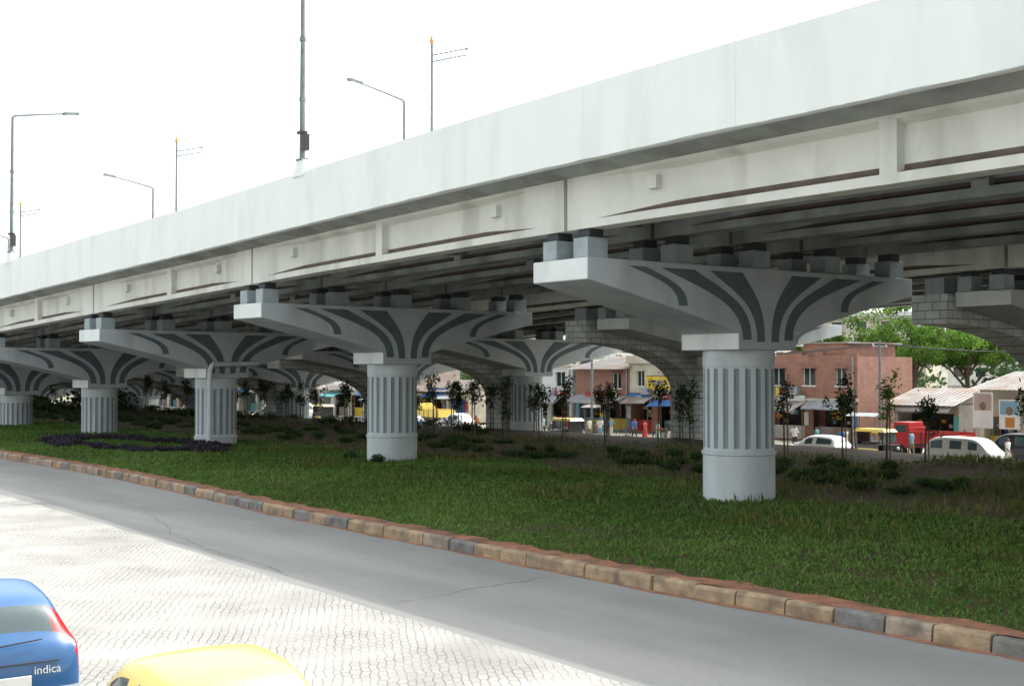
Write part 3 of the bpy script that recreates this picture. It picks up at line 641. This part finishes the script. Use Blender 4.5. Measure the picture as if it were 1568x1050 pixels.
# ------------------------------------------------------------ lamps & poles
def lamp(u,a,side):
    z=10.6+dz(u); mat=FM(u,a,z); e=empty('street_lamp',mat); mb=MB()
    mb.box((0,0,.15),(.85,.36,.55),m_par,taper=.6)
    mb.box((0,0,.45),(.42,.3,.06),m_pole)
    mb.tube([(0,0,.4),(0,0,3.5),(0,0,7.2)],[.105,.085,.065],m_pole,12)
    for zz in(2.4,4.4): mb.cyl((0,0,zz),(0,0,zz+.12),.115,.115,m_pole,12)
    mb.box((0.22,0,1.0),(.22,.2,.55),m_dark); mb.box((-.02,0,1.35),(.3,.26,.1),m_dark)
    s=side; pts=[(0,0,7.12),(0,.12*s,7.25),(0,1.5*s,7.5),(0,2.6*s,7.68)]
    mb.tube(pts,[.065,.06,.05,.045],m_pole,8)
    mb.box((0,2.95*s,7.73),(.28,.8,.13),m_pole,R=Matrix.Rotation(.12*s,3,'X')); mb.box((0,2.95*s,7.655),(.2,.55,.05),m_lens,R=Matrix.Rotation(.12*s,3,'X'))
    mb.build('pole_arm_and_lantern',e,mat,bevel=.01)
for u in(13.0,41,69,97): lamp(u,-7.07,1)
for u in(27.5,55.6,83): lamp(u,7.07,-1)
def flagpole(u):
    z=9.3+dz(u); mat=FM(u,0,z); e=empty('decorative_pole',mat); mb=MB()
    mb.box((0,0,.2),(.4,.4,.4),m_par); mb.tube([(0,0,.3),(0,0,7.4)],[.07,.055],m_pole,10); mb.sph((0,0,7.5),.1,m_gold); mb.cyl((0,0,7.55),(0,0,7.9),.05,.005,m_gold,8)
    for zz in(6.75,7.0): mb.cyl((0,0,zz-.05),(1.15,.8,zz+.1),.026,.026,m_pole,6)
    for k in range(7): x=.15+k*.16; mb.cyl((x,x*.7,6.70+x*.13),(x,x*.7,7.0+x*.10),.018,.018,m_pole,5)
    mb.sph((1.17,.82,7.1),.06,m_pole); mb.build('pole_and_bracket',e,mat)
for u in(16,37.5,60,84): flagpole(u)
# ------------------------------------------------------------ vehicles
ST={'hatch':[(.5,.32,.58,.62,.60,.48),(.47,.22,.66,.74,.77,.64),(.31,.2,.82,.90,.82,.70),(.21,.2,.88,.97,.82,.68),(.03,.2,.92,1.40,.82,.58),(-.02,.2,.92,1.44,.82,.58),(-.08,.2,.93,1.46,.82,.58),(-.12,.2,.93,1.47,.82,.58),(-.30,.2,.95,1.45,.82,.57),(-.40,.22,.97,1.38,.81,.55),(-.455,.26,.98,1.05,.80,.62),(-.485,.30,.9,.96,.78,.62),(-.5,.34,.6,.66,.72,.58)],
'sedan':[(.5,.3,.6,.65,.6,.5),(.47,.22,.7,.78,.78,.66),(.25,.2,.85,.92,.8,.7),(.17,.2,.88,.97,.8,.68),(.05,.2,.9,1.40,.8,.57),(.0,.2,.9,1.46,.8,.58),(-.05,.2,.9,1.48,.8,.58),(-.09,.2,.9,1.48,.8,.58),(-.2,.2,.9,1.45,.8,.57),(-.26,.2,.9,1.38,.8,.56),(-.35,.2,.92,1.0,.8,.66),(-.46,.22,.88,.95,.78,.64),(-.5,.3,.7,.75,.7,.6)],
'van':[(.5,.32,.8,.85,.66,.56),(.47,.25,.98,1.08,.78,.66),(.40,.2,1.02,1.2,.82,.66),(.30,.2,1.05,1.74,.82,.66),(.14,.2,1.05,1.8,.82,.67),(.10,.2,1.05,1.8,.82,.67),(-.14,.2,1.05,1.82,.82,.67),(-.18,.2,1.05,1.82,.82,.67),(-.42,.22,1.05,1.78,.82,.66),(-.48,.26,1.05,1.1,.8,.7),(-.5,.32,.8,.9,.76,.66)]}
m_bumper=M('bumper_grey',(.25,.27,.29),rough=.5)
def car(name,x,y,z,head,kind,paint,L=3.7,roofm=None,sub=2,zs=1.0,ws=1.0,tail=None,wheel=True):
    mat=Matrix.Translation((x,y,z))@Matrix.Rotation(head,4,'Z'); e=empty(name,mat); st=ST[kind]; rings=[]
    for (xf,zb,zl,zt,w,wt) in st:
        zb,zl,zt=zb*zs,zl*zs,zt*zs; w*=ws; wt*=ws
        h=[(w*.84,zb),(w*.98,zb+.1),(w,zb+(zl-zb)*.55),(w*.975,zl-.05),(w*.95,zl),(wt+(.03),zt-.07),(wt-.05,zt-.015),(wt*.5,zt+.01),(0,zt+.018)]
        ring=[(xf*L,-a,b) for a,b in h]+[(xf*L,a,b) for a,b in h[:-1][::-1]]; rings.append(ring)
    n=len(rings[0]); vs=[p for r in rings for p in r]; mb=MB()
    for j in range(len(rings)-1):
        a,b=st[j],st[j+1]; cab=(a[3]-a[2])>.25 and (b[3]-b[2])>.25; thin=abs(a[0]-b[0])<.045
        ws_=((a[3]-a[2])>.25)!=((b[3]-b[2])>.25)
        for i in range(n):
            i2=(i+1)%n; kk=i if i<8 else n-2-i
            if i==n-1: mm=m_dark
            elif cab and kk==4: mm=paint if thin else m_carglass
            elif ws_ and kk in(6,7): mm=m_carglass
            elif ws_ and kk==5: mm=m_red if (b[0]<0 and tail) else paint
            elif ws_ and kk==4: mm=m_red if (b[0]<0 and tail) else paint
            elif tail and a[0]<=-.40 and kk in (3,2) and j<len(rings)-2: mm=m_red
            elif cab and kk>=5 and roofm: mm=roofm
            else: mm=paint
            mb.add([vs[j*n+i],vs[j*n+i2],vs[(j+1)*n+i2],vs[(j+1)*n+i]],[(3,2,1,0)],mm,True)
    mb.add(rings[0],[tuple(range(n))],paint,True); mb.add(rings[-1],[tuple(range(n))[::-1]],paint,True)
    o=mb.build('body',e,mat)
    bm=bmesh.new(); bm.from_mesh(o.data); bmesh.ops.remove_doubles(bm,verts=bm.verts,dist=1e-4); bmesh.ops.recalc_face_normals(bm,faces=bm.faces); bm.to_mesh(o.data); bm.free()
    b=o.modifiers.new('s','SUBSURF'); b.levels=sub; b.render_levels=sub
    mb=MB(); W2=.80*ws
    for xf in(.32,-.33):
        for s in(-1,1):
            mb.cyl((xf*L,s*(W2-.17),.30),(xf*L,s*(W2+.015),.30),.30,.30,m_rubber,20); mb.cyl((xf*L,s*(W2+.01),.30),(xf*L,s*(W2+.03),.30),.18,.16,m_steel,14)
            mb.cyl((xf*L,s*(W2-.1),.33),(xf*L,s*(W2+.008),.33),.36,.36,m_dark,22)
    r=-.5*L; mb.box((r-.01,0,.42*zs),(.16,1.5*ws,.2),m_bumper if kind=='hatch' else m_steel); mb.box((.5*L,0,.40),(.16,1.42*ws,.2),m_dark)
    mb.box((r-.06,0,.62*zs),(.02,.5,.13),m_white)
    for s in(-1,1):
        mb.box((.475*L,s*.55*ws,.62),(.14,.28,.16),m_lens); mb.box((.18*L,s*(.9)*ws,.98),(.1,.18,.13),paint)
        if not tail: mb.box((-.492*L,s*.62*ws,.75*zs),(.06,.18,.24),m_red)
        mb.box((0.0,s*.828*ws,.8),(.12,.02,.03),m_dark)
    mb.box((r+.012,0,.80*zs),(.03,1.1*ws,.012),m_dark)
    mb.build('wheels_lamps_bumpers',e,mat,bevel=.02)
    return e,mat
pb=M('blue_car_paint',(.03,.12,.29),(.03,.11,.27),rough=.28,spec=.6); pw=M('white_car_paint',(.7,.7,.7),(.66,.66,.66),rough=.3,spec=.6); ps=M('silver_car_paint',(.5,.5,.48),(.45,.45,.43),rough=.3,metal=.3)
py=M('taxi_yellow_paint',(.84,.64,.15),(.82,.62,.15),rough=.22,spec=.7); pk=M('black_car_paint',(.015,.015,.018),rough=.25,spec=.6); pr=M('red_truck_paint',(.45,.03,.03),(.4,.03,.03),rough=.4)
hd=math.radians(90+33)
e,mt=car('blue_hatchback_car',-6.3,14.75,0,hd,'hatch',pb,L=3.7,sub=3,tail=True)
text('indica',.12,m_lens,(0,0,0),e,mt,ext=.004).matrix_world=mt@Matrix.Translation((-1.875,-.42,.72))@Matrix.Rotation(math.radians(-90),4,'Z')@Matrix.Rotation(math.radians(80),4,'X')
mb=MB(); mb.cyl((-1.82,.15,.99),(-1.79,-.38,1.03),.010,.007,m_dark,6); mb.build('rear_wiper',e,mt)
car('yellow_taxi_cab',-2.75,10.9,0,math.radians(90+36),'sedan',py,L=4.0,roofm=py,sub=3,zs=1.02)
hr=math.radians(90+38)
car('white_car',16.9,70,-1.2,hr,'hatch',pw,L=4.0); car('silver_van',23.2,64.5,-1.2,hr+math.pi,'van',ps,L=3.9,zs=.9); car('black_car',27.2,66.5,-1.2,hr,'van',pk,L=4.0,zs=.95)
car('white_car',-4.6,104,-1.2,hr,'sedan',pw,L=4.2); car('blue_car',-8.5,101,-1.2,hr,'hatch',pb,L=3.8); car('white_car',-34,133,-1.2,hr,'hatch',pw); car('taxi_cab',-25,130,-1.2,hr,'sedan',pk,L=4,roofm=py)
car('white_van',-21,124,-1.2,hr,'van',pw)
def truck(x,y,z,head,cabm,bedm):
    mat=Matrix.Translation((x,y,z))@Matrix.Rotation(head,4,'Z'); e=empty('small_truck',mat); mb=MB()
    mb.box((1.6,0,.95),(1.3,1.7,.9),cabm); mb.box((1.5,0,1.65),(1.15,1.6,.7),cabm,taper=.88); mb.box((2.06,0,1.65),(.03,1.35,.5),m_carglass,R=Matrix.Rotation(-.12,3,'Y'))
    for s in(-1,1): mb.box((1.5,s*.77,1.62),(.7,.03,.42),m_carglass)
    mb.box((-.7,0,.75),(3.2,1.8,.12),m_dark); 
    for s in(-1,1): mb.box((-.7,s*.88,1.15),(3.2,.05,.7),bedm)
    mb.box((.85,0,1.25),(.05,1.75,.9),bedm); mb.box((-2.28,0,1.1),(.05,1.75,.6),bedm)
    for k in range(5):
        for s in(-1,1): mb.box((-2.1+k*.72,s*.92,1.15),(.06,.03,.72),m_dark)
    for xx in(1.5,-1.5):
        for s in(-1,1): mb.cyl((xx,s*.65,.36),(xx,s*.88,.36),.36,.36,m_rubber,18); mb.cyl((xx,s*.88,.36),(xx,s*.9,.36),.18,.15,m_steel,12)
    mb.box((2.27,0,.5),(.1,1.7,.22),m_dark)
    for s in(-1,1): mb.box((2.26,s*.6,.85),(.04,.25,.2),m_lens)
    mb.build('cab_bed_wheels',e,mat,bevel=.03)
truck(24.3,73,-1.2,hr,pr,pr); truck(-7.2,114,-1.2,hr,py,py); truck(-44,143,-1.2,hr,m_org,m_org)
def rickshaw(x,y,z,head):
    mat=Matrix.Translation((x,y,z))@Matrix.Rotation(head,4,'Z'); e=empty('auto_rickshaw',mat); mb=MB()
    mb.box((-.4,0,.62),(1.5,1.25,.55),pk); mb.box((.75,0,.62),(.85,.9,.6),pk,taper=.8); mb.box((-.3,0,1.68),(2.1,1.25,.16),py,taper=.85); mb.box((-1.1,0,1.25),(.08,1.2,.75),pk)
    for s in(-1,1):
        for xx in(.62,-.25,-1.1): mb.cyl((xx,s*.58,.85),(xx,s*.55,1.65),.03,.03,pk,6)
        mb.box((-.35,s*.64,.6),(1.35,.02,.18),py); mb.cyl((-.7,s*.5,.25),(-.7,s*.64,.25),.25,.25,m_rubber,16)
    mb.box((.68,0,1.3),(.03,1.05,.6),m_carglass,R=Matrix.Rotation(-.2,3,'Y')); mb.cyl((1.15,-.06,.25),(1.15,.06,.25),.25,.25,m_rubber,16); mb.sph((1.18,0,.72),.09,m_lens); mb.box((-.6,0,.95),(.5,1.1,.15),m_dark)
    mb.build('body_canopy_wheels',e,mat,bevel=.04)
rickshaw(13.5,79,-1.2,hr); rickshaw(-11.5,108,-1.2,hr+math.pi); rickshaw(3.6,86,-1.2,hr); rickshaw(20.6,70.5,-1.2,hr+math.pi); rickshaw(-18,119,-1.2,hr)
def bike(name,x,y,z,head,col,motor=True):
    mat=Matrix.Translation((x,y,z))@Matrix.Rotation(head,4,'Z'); e=empty(name,mat); mb=MB(); tr=.045 if motor else .02
    for xx in((.62,-.62) if motor else (.52,-.52)):
        for k in range(18):
            a=2*math.pi*k/18;b=2*math.pi*(k+1)/18; mb.cyl((xx+.29*math.cos(a),0,.32+.29*math.sin(a)),(xx+.29*math.cos(b),0,.32+.29*math.sin(b)),tr,tr,m_rubber,6)
        for k in range(6): a=math.pi*k/3; mb.cyl((xx,0,.32),(xx+.26*math.cos(a),0,.32+.26*math.sin(a)),.008,.008,m_steel,4)
    if motor:
        mb.tube([(.62,0,.32),(.45,0,.75),(.38,0,1.0)],.03,m_steel,8); mb.tube([(.42,0,.8),(0,0,.45),(-.62,0,.32)],.03,m_dark,8); mb.tube([(.40,0,.85),(-.1,0,.75),(-.62,0,.7)],.025,m_dark,8)
        mb.sph((.18,0,.86),.16,col,sc=(1.5,.8,.8)); mb.box((-.35,0,.82),(.65,.24,.1),m_dark); mb.box((0,0,.45),(.35,.25,.3),m_steel); mb.cyl((.38,-.32,1.02),(.38,.32,1.02),.018,.018,m_dark,6)
        mb.sph((.5,0,.9),.09,m_lens); mb.tube([(.05,-.12,.35),(-.7,-.14,.35)],.04,m_steel,8); mb.box((-.75,0,.7),(.2,.14,.05),col)
    else:
        mb.tube([(.52,0,.32),(.36,0,.95)],.018,col,6); mb.tube([(.40,0,.8),(-.02,0,.32),(-.52,0,.32),(-.14,0,.78),(.40,0,.8)],.018,col,6); mb.tube([(-.02,0,.32),(-.16,0,.88)],.016,col,6)
        mb.box((-.18,0,.90),(.24,.14,.05),m_dark); mb.cyl((.36,-.26,.97),(.36,.26,.97),.014,.014,m_dark,6); mb.cyl((-.02,-.09,.32),(-.02,.09,.32),.09,.09,m_dark,12)
    mb.build('frame_and_wheels',e,mat,bevel=.01)
bike('motorcycle',10.6,89,-1.2,hr,m_rd); bike('motorcycle',11.6,88,-1.2,hr+.2,m_dark); bike('motorcycle',3.4,97.5,-1.2,hr,m_blu); bike('bicycle',8.2,90.5,-1.2,hr+.4,m_dark,False); bike('bicycle',19.2,75.6,-1.2,hr-.3,m_blu,False)
# ------------------------------------------------------------ people
skin=M('skin',(.25,.13,.08),(.22,.11,.07),rough=.6); hair=M('hair',(.01,.008,.007),rough=.5)
def person(name,x,y,z,head,shirt,pants,stride=.25,arm=.2,h=1.66,female=False,sit=False):
    s=h/1.66; me=bpy.data.meshes.new('sk'); V=[];E=[];R=[]
    def v(p,r): V.append((p[0]*s,p[1]*s,p[2]*s)); R.append(r*s); return len(V)-1
    def c(a,b): E.append((a,b))
    pel=v((0,0,.92),.125); wa=v((0,0,1.08),.115); ch=v((.01,0,1.26),.135); up=v((0,0,1.37),.11); nk=v((.01,0,1.45),.05); hb=v((.02,0,1.52),.07); ht=v((.02,0,1.60),.078)
    for a,b in((pel,wa),(wa,ch),(ch,up),(up,nk),(nk,hb),(hb,ht)): c(a,b)
    hands=[]
    for sg in(-1,1):
        st=stride*sg
        hp=v((0,sg*.09,.86),.095); 
        if sit: kn=v((.40,sg*.16,.84),.06); an=v((.36,sg*.17,.42),.04); to=v((.5,sg*.17,.38),.035)
        else: kn=v((st*.5+.03,sg*.10,.48),.058); an=v((st,sg*.10,.09),.04); to=v((st+.15,sg*.11,.035),.033)
        c(pel,hp);c(hp,kn);c(kn,an);c(an,to)
        sh=v((0,sg*.17,1.37),.062); ar_=-arm*sg
        el=v((ar_*.5-.02,sg*.23,1.10),.042)
        ha=(ar_+.12,sg*.24,.87) if not sit else (.42,sg*.22,1.06)
        wr=v(ha,.026); c(up,sh);c(sh,el);c(el,wr); hands.append((ha,sg))
    me.from_pydata(V,E,[]); o=bpy.data.objects.new('sk',me); scene.collection.objects.link(o)
    md=o.modifiers.new('skin','SKIN'); md.use_smooth_shade=True
    for i,r in enumerate(R): me.skin_vertices[0].data[i].radius=(r,r)
    for i in(1,2,3): me.skin_vertices[0].data[i].radius=(R[i]*.8,R[i]*1.25)
    me.skin_vertices[0].data[0].use_root=True
    sb=o.modifiers.new('sub','SUBSURF'); sb.levels=2; sb.render_levels=2
    dg=bpy.context.evaluated_depsgraph_get(); m2=bpy.data.meshes.new_from_object(o.evaluated_get(dg)); bpy.data.objects.remove(o)
    mb=MB(); 
    for k in(shirt,pants,skin,hair,m_dark): mb.mi(k)
    for p in m2.polygons:
        cx,cy,cz=p.center; cz/=s; cy/=s; cx/=s
        if cz>1.565 or (cz>1.5 and cx<-.01): q=3
        elif cz>1.43: q=2
        elif cz<.075 and not sit: q=4
        elif abs(cy)>.185 and cz<1.14 and cz>.8 and not(sit and cz<1.0): q=2
        elif cz<.93: q=1
        else: q=0
        if female and .3<cz<.93: q=0
        mb.f.append([i for i in p.vertices]); mb.m.append(q); mb.sm.append(True)
    mb.v=[tuple(vv.co) for vv in m2.vertices]
    mb.sph(((.105)*s,0,1.545*s),.014*s,skin,6,4); 
    for sg in(-1,1): mb.sph((.088*s,sg*.03*s,1.572*s),.010*s,m_white,6,4); mb.sph((.096*s,sg*.03*s,1.572*s),.005*s,hair,6,4); mb.sph((.02*s,sg*.082*s,1.555*s),.02*s,skin,6,4,(.6,.4,1.2))
    mb.box((.095*s,0,1.51*s),(.01,.045*s,.009*s),m_rd)
    for (ha,sg) in hands:
        hx,hy,hz=[q*s for q in ha]; mb.sph((hx+.005,hy,hz-.045*s),.042*s,skin,8,5,(.9,.42,1.15))
        for k,(dx,l) in enumerate(((-.027,.06),(-.009,.072),(.009,.076),(.026,.068))):
            p0=(hx+dx*s,hy,hz-.08*s); p1=(hx+dx*s*1.1,hy-.004*sg,hz-.08*s-l*.55*s); p2=(hx+dx*s*1.1+.004,hy-.014*sg,hz-.08*s-l*s)
            mb.tube([p0,p1,p2],[.009*s,.008*s,.006*s],skin,6)
        mb.tube([(hx+.03*s,hy,hz-.03*s),(hx+.055*s,hy-.01*sg,hz-.06*s),(hx+.058*s,hy-.012*sg,hz-.09*s)],[.011*s,.009*s,.007*s],skin,6)
    if female: mb.cyl((0,0,.3*s),(0,0,.95*s),.2*s,.13*s,shirt,14,caps=False)
    return mb.build(name,None,Matrix.Translation((x,y,z))@Matrix.Rotation(head,4,'Z'))
T=[m_greenw,m_white,m_blu,m_org,m_cream,m_dark,m_bluew,m_rd,m_tealp]
PL=[(2.3,93,2.4),(4.6,92.5,-.6),(6.3,90,1.0),(7.1,90.5,-2.0),(8.6,88.5,-1.2),(9.3,88,2.3),(11.8,86,-.8),(18.4,76,2.3),(19.9,75,-.7),(20.6,74.4,-1.5),(21.7,74,2.2),(24.6,62.5,-.8),(26.6,74,-1.6),(-1,95,2),(15.0,80,1.2),(13.1,84,.3),
    (.8,94,.5),(5.4,88,2.2),(9.9,85.5,-.4),(10.6,84.6,1.9),(17.4,77.5,-2.2),(22.4,70.6,2.2),(19.0,72.6,.6),(26.0,62.6,2.3),(-2.8,98,1.1),(12.4,83,-1.9)]
for i,(x,y,hdg) in enumerate(PL):
    person('woman' if i in(5,9,18,22) else 'man',x,y,-1.2,hdg,T[(i*5)%9],[m_dark,m_wood,m_bluew,m_cream][i%4],stride=random.uniform(.05,.3),arm=random.uniform(.05,.25),h=random.uniform(1.56,1.74),female=i in(5,9,18,22))
person('motorcycle_rider',3.3,97.6,-1.25,hr,m_greenw,m_dark,sit=True)
def stall(u,a,m1,m2):
    mat=FM(u,a,-1.06); e=empty('market_stall',mat); mb=MB(); mb.box((0,0,.8),(1.8,1,.08),m_wood)
    for sx in(-.85,.85):
        for sy in(-.45,.45): mb.cyl((sx,sy,0),(sx,sy,2.1),.03,.03,m_wood,6)
    mb.add([(-1.1,-.8,2.0),(1.1,-.8,2.0),(1.1,0,2.2),(-1.1,0,2.2),(1.1,.8,2.0),(-1.1,.8,2.0)],[(0,1,2,3),(3,2,4,5)],m1)
    for k in range(12): mb.sph((random.uniform(-.8,.8),random.uniform(-.4,.4),.92),.09,m2,8,5)
    mb.box((0,-.45,.4),(1.7,.04,.7),m1); mb.build('table_canopy_goods',e,mat)
for u,m1,m2 in((23,m_tarp,m_yel),(47,m_tin,m_yel),(78,m_tarp,m_rd)): stall(u,39.8,m1,m2)
# ------------------------------------------------------------ light, world, camera
az=math.radians(54); el=math.radians(52.3)
d=Vector((math.sin(az)*math.cos(el),math.cos(az)*math.cos(el),math.sin(el)))
sd=bpy.data.lights.new('sun','SUN'); sd.energy=3.5; sd.angle=math.radians(.5); sd.color=(1,.965,.9); so=bpy.data.objects.new('sun',sd); scene.collection.objects.link(so)
so.rotation_euler=d.to_track_quat('Z','Y').to_euler(); so.location=(0,0,60)
w=bpy.data.worlds.new('World'); scene.world=w; w.use_nodes=True; nt=w.node_tree; bg=nt.nodes['Background']
sky=nt.nodes.new('ShaderNodeTexSky'); sky.sky_type='NISHITA'; sky.sun_disc=False; sky.sun_elevation=el; sky.sun_rotation=az; sky.dust_density=4; sky.air_density=1.0; sky.ozone_density=1.0
hs=nt.nodes.new('ShaderNodeHueSaturation'); hs.inputs['Saturation'].default_value=.3; hs.inputs['Value'].default_value=1.0
gm=nt.nodes.new('ShaderNodeVectorMath'); gm.operation='MULTIPLY'; gm.inputs[1].default_value=(2.95,2.98,2.86)
ad=nt.nodes.new('ShaderNodeVectorMath'); ad.operation='ADD'; ad.inputs[1].default_value=(1.60,1.65,1.61)
nt.links.new(sky.outputs[0],hs.inputs['Color']); nt.links.new(hs.outputs[0],gm.inputs[0]); nt.links.new(gm.outputs[0],ad.inputs[0]); nt.links.new(ad.outputs[0],bg.inputs[0]); bg.inputs[1].default_value=.15
cam=bpy.data.cameras.new('camera'); co=bpy.data.objects.new('camera',cam); scene.collection.objects.link(co); scene.camera=co
cam.sensor_width=36; cam.lens=44.2; cam.clip_end=6000; cam.clip_start=.1
co.location=(0,0,3.9); co.rotation_euler=(math.radians(90+1.19),0,0)
scene.view_settings.view_transform='Standard'; scene.view_settings.look='None'; scene.view_settings.exposure=0; scene.view_settings.gamma=1
